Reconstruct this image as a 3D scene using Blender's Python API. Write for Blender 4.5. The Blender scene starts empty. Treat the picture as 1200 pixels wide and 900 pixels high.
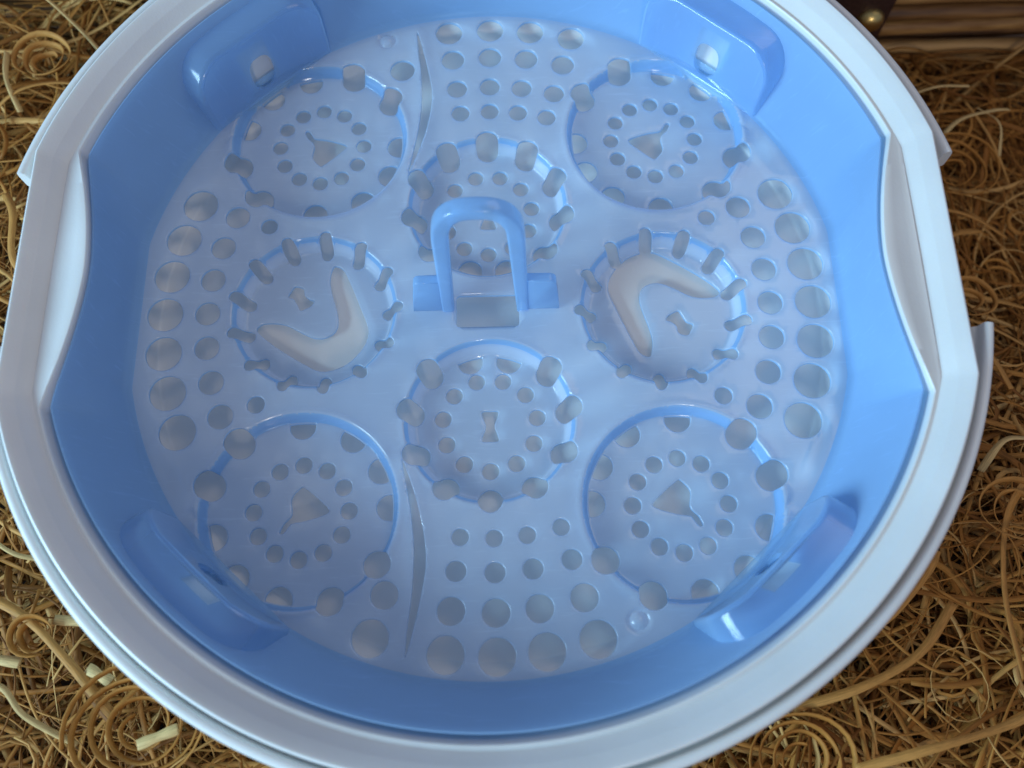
import bpy, bmesh, math, random
import numpy as np
from mathutils import Matrix, Vector
from mathutils.geometry import delaunay_2d_cdt

S = 0.001                      # everything below is laid out in millimetres
rng = np.random.default_rng(11)
random.seed(5)
scene = bpy.context.scene
COL = scene.collection

# ------------------------------------------------------------------ camera
cam = bpy.data.cameras.new('camera')
cam.lens = 33.0; cam.sensor_width = 36.0
cam.clip_start = 0.01; cam.clip_end = 20
cam.dof.use_dof = True; cam.dof.focus_distance = 0.328; cam.dof.aperture_fstop = 8.0
camo = bpy.data.objects.new('camera', cam); COL.objects.link(camo)
R = Matrix(((0.999782, 0.019989, 0.006045), (-0.016891, 0.944243, -0.328815), (-0.012281, 0.328641, 0.944375)))
camo.matrix_world = Matrix.Translation((9.689*S, -133.133*S, 300.733*S)) @ R.to_4x4()
scene.camera = camo

# ------------------------------------------------------------------ light
w = bpy.data.worlds.new('World'); scene.world = w; w.use_nodes = True
bg = w.node_tree.nodes['Background']
bg.inputs[0].default_value = (0.52, 0.67, 1.0, 1); bg.inputs[1].default_value = 0.33

def area(name, loc, target, sx, sy, power, col):
    l = bpy.data.lights.new(name, 'AREA'); l.shape = 'RECTANGLE'; l.size = sx; l.size_y = sy
    l.energy = power; l.color = col
    o = bpy.data.objects.new(name, l); COL.objects.link(o); o.location = loc
    o.rotation_euler = (Vector(target)-Vector(loc)).to_track_quat('-Z', 'Y').to_euler()
area('window_light', (-1.08, -0.46, 0.47), (0.02, 0, 0), 0.6, 0.5, 23, (0.46, 0.77, 1.0))
area('room_light', (0.58, 0.46, 1.0), (0, 0, 0), 0.6, 0.6, 1.8, (1.0, 0.86, 0.68))
area('front_glint_light', (0.12, -1.15, 0.72), (0, 0, 0), 0.14, 0.24, 2.8, (1.0, 0.93, 0.84))  # unseen lamp, added for glints on tray edges and to light the rods

scene.view_settings.view_transform = 'Standard'
scene.view_settings.look = 'None'
scene.view_settings.exposure = 0.13
scene.view_settings.gamma = 1.0
scene.render.engine = 'CYCLES'
scene.cycles.use_denoising = True
scene.cycles.transparent_max_bounces = 24
scene.cycles.max_bounces = 12

# ------------------------------------------------------------------ materials
def newmat(name):
    m = bpy.data.materials.new(name); m.use_nodes = True
    nt = m.node_tree; nt.nodes.clear()
    out = nt.nodes.new('ShaderNodeOutputMaterial')
    return m, nt, out
def N(nt, t, **kw):
    n = nt.nodes.new(t)
    for k, v in kw.items(): setattr(n, k, v)
    return n

def plastic_translucent(name, col, t_transp, t_transl, transp_col, rough=0.22, bump=0.02):
    m, nt, out = newmat(name); L = nt.links.new
    tc = N(nt, 'ShaderNodeTexCoord')
    n1 = N(nt, 'ShaderNodeTexNoise'); n1.inputs['Scale'].default_value = 55; n1.inputs['Detail'].default_value = 6
    L(tc.outputs['Object'], n1.inputs['Vector'])
    n2 = N(nt, 'ShaderNodeTexNoise'); n2.inputs['Scale'].default_value = 900; n2.inputs['Detail'].default_value = 3
    L(tc.outputs['Object'], n2.inputs['Vector'])
    bp = N(nt, 'ShaderNodeBump'); bp.inputs['Strength'].default_value = 0.10; bp.inputs['Distance'].default_value = bump*0.01
    L(n2.outputs[0], bp.inputs['Height'])
    mr = N(nt, 'ShaderNodeMapRange'); mr.inputs[1].default_value = 0.35; mr.inputs[2].default_value = 0.7
    mr.inputs[3].default_value = rough-0.04; mr.inputs[4].default_value = rough+0.07
    L(n1.outputs[0], mr.inputs[0])
    hs = N(nt, 'ShaderNodeHueSaturation'); hs.inputs['Color'].default_value = (*col, 1)
    mv = N(nt, 'ShaderNodeMapRange'); mv.inputs[1].default_value = 0.3; mv.inputs[2].default_value = 0.7
    mv.inputs[3].default_value = 0.98; mv.inputs[4].default_value = 1.02
    # fine rubbed scratches and frosting left by use
    mp = N(nt, 'ShaderNodeMapping'); mp.inputs['Scale'].default_value = (90, 900, 90); mp.inputs['Rotation'].default_value = (0, 0, 0.7)
    L(tc.outputs['Object'], mp.inputs[0])
    n3 = N(nt, 'ShaderNodeTexNoise'); n3.inputs['Scale'].default_value = 1.0; n3.inputs['Detail'].default_value = 4; n3.inputs['Distortion'].default_value = 0.6
    L(mp.outputs[0], n3.inputs['Vector'])
    sc_ = N(nt, 'ShaderNodeMapRange'); sc_.inputs[1].default_value = 0.60; sc_.inputs[2].default_value = 0.74; sc_.inputs[3].default_value = 0.0; sc_.inputs[4].default_value = 0.10
    L(n3.outputs[0], sc_.inputs[0])
    ad = N(nt, 'ShaderNodeMath', operation='ADD'); L(n1.outputs[0], mv.inputs[0]); L(mv.outputs[0], ad.inputs[0]); L(sc_.outputs[0], ad.inputs[1])
    L(ad.outputs[0], hs.inputs['Value'])
    rs = N(nt, 'ShaderNodeMath', operation='ADD'); L(mr.outputs[0], rs.inputs[0]); L(sc_.outputs[0], rs.inputs[1])
    pr = N(nt, 'ShaderNodeBsdfPrincipled'); L(hs.outputs[0], pr.inputs['Base Color'])
    L(rs.outputs[0], pr.inputs['Roughness']); L(bp.outputs[0], pr.inputs['Normal'])
    pr.inputs['Specular IOR Level'].default_value = 0.0
    tl = N(nt, 'ShaderNodeBsdfTranslucent'); L(hs.outputs[0], tl.inputs['Color']); L(bp.outputs[0], tl.inputs['Normal'])
    tr = N(nt, 'ShaderNodeBsdfTransparent'); tr.inputs['Color'].default_value = (*transp_col, 1)
    a = N(nt, 'ShaderNodeMixShader'); a.inputs[0].default_value = t_transl
    L(pr.outputs[0], a.inputs[1]); L(tl.outputs[0], a.inputs[2])
    b = N(nt, 'ShaderNodeMixShader')
    # frosted plastic lets less through at a slant: longer path inside it
    lw = N(nt, 'ShaderNodeLayerWeight'); lw.inputs['Blend'].default_value = 0.35
    ml = N(nt, 'ShaderNodeMapRange'); ml.inputs[3].default_value = t_transp; ml.inputs[4].default_value = t_transp*0.25
    L(lw.outputs['Facing'], ml.inputs[0]); L(ml.outputs[0], b.inputs[0])
    L(a.outputs[0], b.inputs[1]); L(tr.outputs[0], b.inputs[2])
    # clear outer gloss
    fr = N(nt, 'ShaderNodeFresnel'); fr.inputs['IOR'].default_value = 1.5; L(bp.outputs[0], fr.inputs['Normal'])
    ge = N(nt, 'ShaderNodeNewGeometry'); inv = N(nt, 'ShaderNodeMath', operation='SUBTRACT'); inv.inputs[0].default_value = 1.0
    L(ge.outputs['Backfacing'], inv.inputs[1])
    fm = N(nt, 'ShaderNodeMath', operation='MULTIPLY'); L(fr.outputs[0], fm.inputs[0]); L(inv.outputs[0], fm.inputs[1])
    gl = N(nt, 'ShaderNodeBsdfGlossy'); L(rs.outputs[0], gl.inputs['Roughness']); L(bp.outputs[0], gl.inputs['Normal'])
    gm = N(nt, 'ShaderNodeMixShader'); L(fm.outputs[0], gm.inputs[0]); L(b.outputs[0], gm.inputs[1]); L(gl.outputs[0], gm.inputs[2])
    L(gm.outputs[0], out.inputs[0])
    return m
M_FLOOR = plastic_translucent('frosted blue plastic', (0.86, 0.91, 1.0), 0.64, 0.38, (0.81, 0.915, 1.0), 0.13)
M_EDGE = plastic_translucent('blue plastic edge', (0.42, 0.65, 0.92), 0.50, 0.36, (0.66, 0.85, 1.0), 0.13)
M_LUG = plastic_translucent('clear blue lug plastic', (0.48, 0.69, 0.90), 0.74, 0.38, (0.78, 0.90, 1.0), 0.13)
M_WALL = plastic_translucent('clear blue plastic', (0.45, 0.66, 0.89), 0.44, 0.36, (0.64, 0.84, 1.0), 0.13)
M_THICK = plastic_translucent('thick blue plastic', (0.43, 0.65, 0.90), 0.62, 0.40, (0.70, 0.87, 1.0), 0.13)

def white_plastic():
    m, nt, out = newmat('white plastic'); L = nt.links.new
    tc = N(nt, 'ShaderNodeTexCoord')
    n1 = N(nt, 'ShaderNodeTexNoise'); n1.inputs['Scale'].default_value = 30; n1.inputs['Detail'].default_value = 8
    L(tc.outputs['Object'], n1.inputs['Vector'])
    cr = N(nt, 'ShaderNodeValToRGB')
    cr.color_ramp.elements[0].position = 0.3; cr.color_ramp.elements[0].color = (0.64, 0.635, 0.62, 1)
    cr.color_ramp.elements[1].position = 0.65; cr.color_ramp.elements[1].color = (0.70, 0.695, 0.68, 1)
    L(n1.outputs[0], cr.inputs[0])
    n2 = N(nt, 'ShaderNodeTexNoise'); n2.inputs['Scale'].default_value = 1100
    L(tc.outputs['Object'], n2.inputs['Vector'])
    bp = N(nt, 'ShaderNodeBump'); bp.inputs['Strength'].default_value = 0.12; bp.inputs['Distance'].default_value = 0.0003
    L(n2.outputs[0], bp.inputs['Height'])
    pr = N(nt, 'ShaderNodeBsdfPrincipled'); L(cr.outputs[0], pr.inputs['Base Color'])
    pr.inputs['Roughness'].default_value = 0.36; L(bp.outputs[0], pr.inputs['Normal'])
    pr.inputs['Subsurface Weight'].default_value = 0.15
    pr.inputs['Subsurface Radius'].default_value = (0.004, 0.003, 0.002); pr.inputs['Subsurface Scale'].default_value = 1.0
    L(pr.outputs[0], out.inputs[0]); return m
M_WHITE = white_plastic()

def shaving_mat(name, ramp):
    m, nt, out = newmat(name); L = nt.links.new
    geo = N(nt, 'ShaderNodeNewGeometry')
    tc = N(nt, 'ShaderNodeTexCoord')
    cr = N(nt, 'ShaderNodeValToRGB')
    while len(cr.color_ramp.elements) < len(ramp): cr.color_ramp.elements.new(0.5)
    for e, (p, c) in zip(cr.color_ramp.elements, ramp): e.position = p; e.color = (*c, 1)
    L(geo.outputs['Random Per Island'], cr.inputs[0])
    uv = N(nt, 'ShaderNodeUVMap')
    mp = N(nt, 'ShaderNodeMapping'); mp.inputs['Scale'].default_value = (2.0, 14.0, 1)
    L(uv.outputs[0], mp.inputs[0])
    nz = N(nt, 'ShaderNodeTexNoise'); nz.inputs['Scale'].default_value = 1.0; nz.inputs['Detail'].default_value = 6
    L(mp.outputs[0], nz.inputs['Vector'])
    mr = N(nt, 'ShaderNodeMapRange'); mr.inputs[1].default_value = 0.25; mr.inputs[2].default_value = 0.75
    mr.inputs[3].default_value = 0.66; mr.inputs[4].default_value = 1.22; L(nz.outputs[0], mr.inputs[0])
    hs = N(nt, 'ShaderNodeHueSaturation'); L(cr.outputs[0], hs.inputs['Color']); L(mr.outputs[0], hs.inputs['Value'])
    pr = N(nt, 'ShaderNodeBsdfPrincipled'); L(hs.outputs[0], pr.inputs['Base Color']); pr.inputs['Roughness'].default_value = 0.62; pr.inputs['Specular IOR Level'].default_value = 0.25
    bp = N(nt, 'ShaderNodeBump'); bp.inputs['Strength'].default_value = 0.3; bp.inputs['Distance'].default_value = 0.0004
    L(nz.outputs[0], bp.inputs['Height']); L(bp.outputs[0], pr.inputs['Normal'])
    tl = N(nt, 'ShaderNodeBsdfTranslucent'); L(hs.outputs[0], tl.inputs['Color'])
    mx = N(nt, 'ShaderNodeMixShader'); mx.inputs[0].default_value = 0.18
    L(pr.outputs[0], mx.inputs[1]); L(tl.outputs[0], mx.inputs[2]); L(mx.outputs[0], out.inputs[0])
    return m
M_WOOL = shaving_mat('wood shaving', [(0, (0.22, 0.078, 0.013)), (0.35, (0.43, 0.168, 0.030)), (0.75, (0.58, 0.262, 0.056)), (1.0, (0.78, 0.46, 0.16))])
M_PALE = shaving_mat('pale wood shaving', [(0, (0.72, 0.47, 0.18)), (1.0, (0.82, 0.58, 0.26))])
M_MID = shaving_mat('tan wood shaving', [(0, (0.50, 0.22, 0.050)), (1.0, (0.62, 0.30, 0.078))])

def bark(name, c1, c2, rough=0.6, scale=(1, 1, 1), bump=0.0012):
    m, nt, out = newmat(name); L = nt.links.new
    tc = N(nt, 'ShaderNodeTexCoord'); mp = N(nt, 'ShaderNodeMapping'); mp.inputs['Scale'].default_value = scale
    L(tc.outputs['Object'], mp.inputs[0])
    nz = N(nt, 'ShaderNodeTexNoise'); nz.inputs['Scale'].default_value = 1; nz.inputs['Detail'].default_value = 8
    L(mp.outputs[0], nz.inputs['Vector'])
    cr = N(nt, 'ShaderNodeValToRGB'); cr.color_ramp.elements[0].position = 0.34; cr.color_ramp.elements[1].position = 0.68
    cr.color_ramp.elements[0].color = (*c1, 1); cr.color_ramp.elements[1].color = (*c2, 1)
    L(nz.outputs[0], cr.inputs[0])
    pr = N(nt, 'ShaderNodeBsdfPrincipled'); L(cr.outputs[0], pr.inputs['Base Color']); pr.inputs['Roughness'].default_value = rough
    bp = N(nt, 'ShaderNodeBump'); bp.inputs['Strength'].default_value = 0.6; bp.inputs['Distance'].default_value = bump
    L(nz.outputs[0], bp.inputs['Height']); L(bp.outputs[0], pr.inputs['Normal'])
    L(pr.outputs[0], out.inputs[0]); return m
M_ROD = bark('willow bark', (0.24, 0.10, 0.026), (0.58, 0.31, 0.10), 0.55, (40, 260, 260))
M_RODS = [bark('willow bark dark', (0.12, 0.048, 0.014), (0.36, 0.17, 0.05), 0.55, (30, 300, 300)), M_ROD, bark('willow bark pale', (0.30, 0.14, 0.042), (0.64, 0.36, 0.125), 0.55, (30, 300, 300))]
M_ROD2 = bark('willow bark upright', (0.16, 0.075, 0.028), (0.40, 0.22, 0.09), 0.55, (260, 260, 40))
M_LEATHER = bark('dark brown leather', (0.030, 0.012, 0.009), (0.060, 0.026, 0.018), 0.5, (700, 700, 700), 0.0004)
M_BOARD = bark('dark basket base', (0.05, 0.025, 0.012), (0.11, 0.055, 0.025), 0.8, (12, 90, 90))
M_TABLE = bark('brown table wood', (0.10, 0.05, 0.025), (0.17, 0.09, 0.045), 0.5, (4, 40, 40))
def brass():
    m, nt, out = newmat('brass'); L = nt.links.new
    tc = N(nt, 'ShaderNodeTexCoord'); nz = N(nt, 'ShaderNodeTexNoise'); nz.inputs['Scale'].default_value = 500
    L(tc.outputs['Object'], nz.inputs['Vector'])
    mr = N(nt, 'ShaderNodeMapRange'); mr.inputs[3].default_value = 0.25; mr.inputs[4].default_value = 0.5; L(nz.outputs[0], mr.inputs[0])
    pr = N(nt, 'ShaderNodeBsdfPrincipled'); pr.inputs['Base Color'].default_value = (0.72, 0.50, 0.18, 1); pr.inputs['Metallic'].default_value = 1
    L(mr.outputs[0], pr.inputs['Roughness']); L(pr.outputs[0], out.inputs[0]); return m
M_BRASS = brass()

# ------------------------------------------------------------------ object helpers
def mesh_obj(name, V, F, mat, parent=None, smooth=True, sharp=None, uv=None):
    me = bpy.data.meshes.new(name)
    V = np.asarray(V, float)*S
    me.from_pydata(V.tolist(), [], F)
    me.materials.append(mat)
    if smooth: me.polygons.foreach_set('use_smooth', np.ones(len(me.polygons), bool))
    if sharp: me.set_sharp_from_angle(angle=math.radians(sharp))
    if uv is not None:
        ul = me.uv_layers.new(name='UVMap')
        li = np.empty(len(me.loops), np.int32); me.loops.foreach_get('vertex_index', li)
        ul.data.foreach_set('uv', np.asarray(uv, np.float32)[li].ravel())
    me.update()
    o = bpy.data.objects.new(name, me); COL.objects.link(o)
    if parent: o.parent = parent
    return o
def tag(o, label=None, cat=None, group=None, kind=None):
    if label: o['label'] = label
    if cat: o['category'] = cat
    if group: o['group'] = group
    if kind: o['kind'] = kind
    return o
def thing(name, label, cat, group=None, loc=(0, 0, 0)):
    o = bpy.data.objects.new(name, None); COL.objects.link(o); o.empty_display_size = 0.02
    o.location = [c*S for c in loc]
    return tag(o, label, cat, group)
def fix_normals(o):
    bm = bmesh.new(); bm.from_mesh(o.data); bmesh.ops.recalc_face_normals(bm, faces=bm.faces); bm.to_mesh(o.data); bm.free()

def loft(rings, close_u=True, cap_start=False, cap_end=False, base=0):
    """rings: list of (n,3) arrays -> V, F"""
    n = len(rings[0]); V = np.concatenate(rings); F = []
    for i in range(len(rings)-1):
        for j in range(n if close_u else n-1):
            k = (j+1) % n
            F.append((base+i*n+j, base+i*n+k, base+(i+1)*n+k, base+(i+1)*n+j))
    if cap_start: F.append(tuple(base+j for j in range(n))[::-1])
    if cap_end: F.append(tuple(base+(len(rings)-1)*n+j for j in range(n)))
    return V, F

# ================================================================== GEOMETRY OF THE RIM
def r_inner(th):
    """inner edge of the white rim: a circle with two bowed-in hand recesses at left and right"""
    th = np.asarray(th, float)
    c = np.abs(np.cos(th)); s = np.abs(np.sin(th))
    circ = np.full_like(th, 141.4)
    # recess edge x = 125 + 6*(|y|/40)^1.7
    r = np.full_like(th, 130.0)
    for _ in range(30):
        y = r*s; x = 125.4+7.6*(y/41.2)**1.7
        r = 0.5*r+0.5*np.where(c > 0.05, x/np.maximum(c, 0.05), 999)
        r = np.minimum(r, 400)
    return np.minimum(circ, r)
def r_valley(th):
    return np.minimum(142.7, 137.0/np.maximum(np.abs(np.cos(th)), 1e-3))
def r_lip(th):
    return np.minimum(151.0, 145.2/np.maximum(np.abs(np.cos(th)), 1e-3))
def r_floor(th):
    return np.minimum(124.6, 121.6/np.maximum(np.abs(np.cos(th)), 1e-3))

NT = 720
TH = np.linspace(0, 2*np.pi, NT, endpoint=False)
def ring(r, z):
    r = np.broadcast_to(r, TH.shape); z = np.broadcast_to(z, TH.shape)
    return np.stack([r*np.cos(TH), r*np.sin(TH), z], 1)

# ================================================================== WOOD WOOL HELPERS
def ribbon_mesh(paths, widths, thick, normals_tilt):
    """paths (n,k,3) mm; builds thin box-section ribbons. returns V,F,UV arrays"""
    n, k, _ = paths.shape
    T = np.gradient(paths, axis=1); T /= np.linalg.norm(T, axis=2, keepdims=True)+1e-9
    up = np.zeros_like(T); up[..., 2] = 1
    side = np.cross(T, up); side /= np.linalg.norm(side, axis=2, keepdims=True)+1e-6
    nor = np.cross(side, T)
    a = normals_tilt[..., None]
    w_dir = side*np.cos(a)+nor*np.sin(a); t_dir = -side*np.sin(a)+nor*np.cos(a)
    W = widths[..., None]*0.5; t = thick[:, None, None]*0.5
    c = [paths+w_dir*W+t_dir*t, paths-w_dir*W+t_dir*t, paths-w_dir*W-t_dir*t, paths+w_dir*W-t_dir*t]
    V = np.stack(c, 2).reshape(-1, 3)                               # n,k,4
    idx = np.arange(n*k*4).reshape(n, k, 4)
    quads = []
    for q in range(4):
        q2 = (q+1) % 4
        quads.append(np.stack([idx[:, :-1, q], idx[:, :-1, q2], idx[:, 1:, q2], idx[:, 1:, q]], -1).reshape(-1, 4))
    quads.append(idx[:, 0, ::-1].reshape(-1, 4)); quads.append(idx[:, -1, :].reshape(-1, 4))
    F = np.concatenate(quads)
    s = np.cumsum(np.concatenate([np.zeros((n, 1)), np.linalg.norm(np.diff(paths, axis=1), axis=2)], 1), 1)
    off = rng.uniform(0, 500, (n, 1))
    u = np.repeat((s*0.12+off)[:, :, None], 4, 2); v = np.broadcast_to(np.array([0.0, 1.0, 1.0, 0.0]), u.shape)*0.6+off[:, :, None]
    return V, F, np.stack([u, v], -1).reshape(-1, 2)
def ribbon_object(name, paths, widths, thick, tilt, mat):
    V, F, UV = ribbon_mesh(paths, widths, thick, tilt)
    me = bpy.data.meshes.new(name)
    me.vertices.add(len(V)); me.vertices.foreach_set('co', (V*S).astype(np.float32).ravel())
    me.loops.add(F.size); me.loops.foreach_set('vertex_index', F.astype(np.int32).ravel())
    me.polygons.add(len(F)); me.polygons.foreach_set('loop_start', (np.arange(len(F))*4).astype(np.int32))
    me.polygons.foreach_set('loop_total', np.full(len(F), 4, np.int32))
    ul = me.uv_layers.new(name='UVMap'); ul.data.foreach_set('uv', UV[F.ravel()].astype(np.float32).ravel())
    me.materials.append(mat); me.update(calc_edges=True); me.validate()
    o = bpy.data.objects.new(name, me); COL.objects.link(o); return o

def bowl_r(z):                                                     # outside radius of the bowl at height z
    return np.where(z > 24, 159.0, np.where(z > -50, 152.0-(24-z)*0.22, 0))
def wool_top(x, y):
    t = np.clip((x*0.55+y*0.85-60)/110.0, 0, 1); t = t*t*(3-2*t)
    t *= np.clip((x+60)/160, 0, 1)
    b = 3.0*np.sin(x*0.055+1.3)*np.cos(y*0.05+0.4)+2.5*np.sin(x*0.021-y*0.033)
    return -26+b-50*t

# ================================================================== LARGE STRUCTURE
# table under the basket
V = [(-900, -800, -104), (900, -800, -104), (900, 800, -104), (-900, 800, -104), (-900, -800, -130), (900, -800, -130), (900, 800, -130), (-900, 800, -130)]
F = [(0, 1, 2, 3), (7, 6, 5, 4), (0, 4, 5, 1), (1, 5, 6, 2), (2, 6, 7, 3), (3, 7, 4, 0)]
tag(mesh_obj('table_top', V, F, M_TABLE, smooth=False), kind='structure')

# basket
BX0, BX1, BY0, BY1, BZ = -265, 285, -232, 170, -92
basket = thing('wicker_basket', 'brown wicker basket of stacked willow rods showing behind the bowl at upper right', 'basket', loc=(0, 0, BZ))
def in_basket(o): o.parent = basket; o.matrix_parent_inverse = Matrix.Translation((0, 0, -BZ*S)); return o
V = [(BX0-4, BY0-4, BZ), (BX1+4, BY0-4, BZ), (BX1+4, BY1+4, BZ), (BX0-4, BY1+4, BZ)]
V += [(a, b, BZ-10) for a, b, _ in V]
in_basket(mesh_obj('base_board', V, F, M_BOARD, smooth=False))
def rod(p0, p1, r0, r1, wob, mat):
    n = 26; m = 10
    p0 = np.array(p0, float); p1 = np.array(p1, float); d = (p1-p0)/np.linalg.norm(p1-p0)
    up = np.array([0, 0, 1.0]) if abs(d[2]) < 0.9 else np.array([1.0, 0, 0])
    e1 = np.cross(d, up); e1 /= np.linalg.norm(e1); e2 = np.cross(e1, d)
    ph = rng.uniform(0, 6.28, 6); rings = []
    for i in range(n):
        t = i/(n-1); L = t*np.linalg.norm(p1-p0)
        c = p0+(p1-p0)*t+e1*wob*math.sin(L*0.028+ph[0])+e2*wob*0.8*math.sin(L*0.04+ph[1])
        r = (r0+(r1-r0)*t)*(1+0.06*math.sin(L*0.09+ph[2]))
        knot = 1+0.13*math.exp(-((L-(60+40*ph[3]))/6)**2)
        a = np.linspace(0, 2*np.pi, m, endpoint=False)
        rr = r*knot*(1+0.07*np.sin(3*a+ph[4]+L*0.01)+0.04*np.sin(2*a+ph[5]))
        rings.append(c+np.outer(np.cos(a)*rr, e1)+np.outer(np.sin(a)*rr, e2))
    V, F = loft(rings, cap_start=True, cap_end=True)
    return V, F
zs = BZ+5.0; row = 0
while zs < -4:
    rr = rng.uniform(4.0, 5.2)
    jit = rng.uniform(-1.2, 1.2, 8)
    # back wall: two rods per row meeting at a varying place
    xm = rng.uniform(-140, 60)
    tilt = rng.uniform(-3, 3)
    for k, (a, b) in enumerate((((BX0-6, BY1+jit[0], zs), (xm-2, BY1+1+jit[1], zs+tilt*0.4)), ((xm+4, BY1-1+jit[1], zs-tilt*0.4), (BX1+6, BY1+jit[2], zs+tilt)))):
        V, F = rod(a, b, rr, rr*rng.uniform(0.8, 1.0), 0.9, M_ROD)
        in_basket(mesh_obj('willow_rod', V, F, M_RODS[int(rng.integers(0, 3))], sharp=60))
    V, F = rod((BX0-6, BY1+9.5, zs+6+jit[3]), (BX1+6, BY1+9.5, zs+6+jit[4]), rr*1.1, rr, 0.9, M_ROD)  # extra back row in dark bark, added to darken the gaps between rods
    in_basket(mesh_obj('willow_rod', V, F, M_RODS[0], sharp=60))
    if zs < -38:
        for a, b in (((BX0+jit[3], BY0, zs+5), (BX0+jit[4], BY1-8, zs+5)), ((BX1+jit[5], BY0, zs+5), (BX1+jit[6], BY1-8, zs+5))):
            V, F = rod(a, b, rr, rr*0.85, 0.9, M_ROD); in_basket(mesh_obj('willow_rod', V, F, M_ROD, sharp=60))
        V, F = rod((BX0-6, BY0-8+jit[7], zs), (BX1+6, BY0-8-jit[7], zs), rr, rr*0.85, 0.9, M_ROD); in_basket(mesh_obj('willow_rod', V, F, M_ROD, sharp=60))
    zs += rr*2.05+2.0; row += 1
for x in (-235, -120, 0, 110, 262):                                 # upright stakes behind the back wall
    V, F = rod((x, BY1+19, BZ), (x, BY1+19, 2), 4, 3.5, 0.5, M_ROD2); in_basket(mesh_obj('stake', V, F, M_ROD2, sharp=60))

def rounded_plate(w, h, t, r, bev):
    """plate in local x-z plane, thickness along -y; V,F"""
    pts = []
    for cx, cz, a0 in ((w/2-r, h/2-r, 0), (-w/2+r, h/2-r, 90), (-w/2+r, -h/2+r, 180), (w/2-r, -h/2+r, 270)):
        for a in np.linspace(a0, a0+90, 7): pts.append((cx+r*math.cos(math.radians(a)), cz+r*math.sin(math.radians(a))))
    P = np.array(pts)
    def rg(sc, y): 
        q = P*(1-sc/np.abs(P).max(0)); return np.stack([q[:, 0], np.full(len(q), y), q[:, 1]], 1)
    return loft([rg(0, 0), rg(0, -t+bev), rg(bev*0.4, -t+bev*0.35), rg(bev, -t)], cap_start=True, cap_end=True)
V, F = rounded_plate(34, 96, 3.4, 5, 0.9)
strap = in_basket(mesh_obj('leather_strap', V, F, M_LEATHER, sharp=50))
strap.location = (164*S, (BY1-6.2)*S, (-38-BZ)*S+BZ*S)
fix_normals(strap)
# brass stud on the strap
rings = []
for r, y in ((0.2, -5.4), (2.5, -5.1), (4.4, -4.2), (5.6, -2.6), (6.1, -1.0), (6.1, 0.0)):
    a = np.linspace(0, 2*np.pi, 28, endpoint=False); rings.append(np.stack([r*np.cos(a), np.full(28, y), r*np.sin(a)], 1))
V, F = loft(rings, cap_start=True, cap_end=True)
stud = mesh_obj('brass_stud', V, F, M_BRASS, sharp=50); fix_normals(stud)
stud.parent = strap; stud.location = (8.5*S, -3.3*S, -10.5*S)

# ================================================================== WHITE BASE BOWL
base = thing('base_bowl', 'round white plastic bowl with stepped rim and two side hand recesses, bedded in wood wool', 'bowl', loc=(0, 0, -52))
def in_base(o): o.parent = base; o.matrix_parent_inverse = Matrix.Translation((0, 0, 52*S)); return o
ri, rv, rl = r_inner(TH), r_valley(TH), r_lip(TH)
rv = np.maximum(rv, ri+1.3)
rl = np.maximum(rl, rv+6.0)
rf0 = r_floor(TH)+4.2
dg = np.clip((np.abs(np.sin(2*TH))-0.80)/0.08, 0, 1); dg = dg*dg*(3-2*dg)   # room for the tray's four corner wells
rings = []
for r in (2, 40, 80, 110, 117.4): rings.append(ring(r, -10.0))
rings += [ring(118.2, -9.95), ring(118.6, -9.75), ring(118.9, -9.4), ring(119.2, -8.9), ring(121.2, -4.9-3.0*dg), ring(np.minimum(123.4, rf0-2.2), -2.9-4.0*dg), ring(rf0-1.6, -1.9-2.7*dg), ring(rf0-0.4, -1.3-0.7*dg)]
zi = 33.3+0.26*(rv-ri)                                             # height of the inner edge
for t in (0, .25, .5, .75, 0.92): rings.append(ring(rf0+(ri-0.3-rf0)*t, -1+(zi-1.0)*t))
rings += [ring(ri-0.2, zi-1.1), ring(ri, zi-0.45), ring(ri+0.25, zi-0.1), ring(ri+0.6, zi)]
for t, e in ((0.35, 0.0), (0.7, 0.0), (0.9, 0.05), (1.0, 0.15)):
    q = ri+0.6+(rv-ri-0.6)*t; rings.append(ring(q, zi-0.26*(q-ri-0.6)*(1-e)-0.15))
rings += [ring(rv+0.4, 33.25), ring(rv+0.9, 33.6), ring(rv+3.9, 36.4), ring(rv+4.4, 36.8), ring(rv+5.0, 37.1), ring(rl-1.5, 38.6), ring(rl-1.0, 38.8), ring(rl-0.5, 39.15), ring(rl, 39.3), ring(rl+0.5, 39.05), ring(rl+0.8, 38.4), ring(rl+0.9, 37.2)]
rings += [ring(rl+0.6, 30), ring(rl-0.3, 18), ring(rl-3, -10), ring(rl-7, -44), ring(rl-9, -49), ring(rl-13, -52), ring(60, -52), ring(2, -52)]
V, F = loft(rings)
F.append(tuple(range(NT))[::-1]); F.append(tuple((len(rings)-1)*NT+j for j in range(NT)))
body = in_base(mesh_obj('bowl_body', V, F, M_WHITE, sharp=38)); fix_normals(body)
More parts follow.
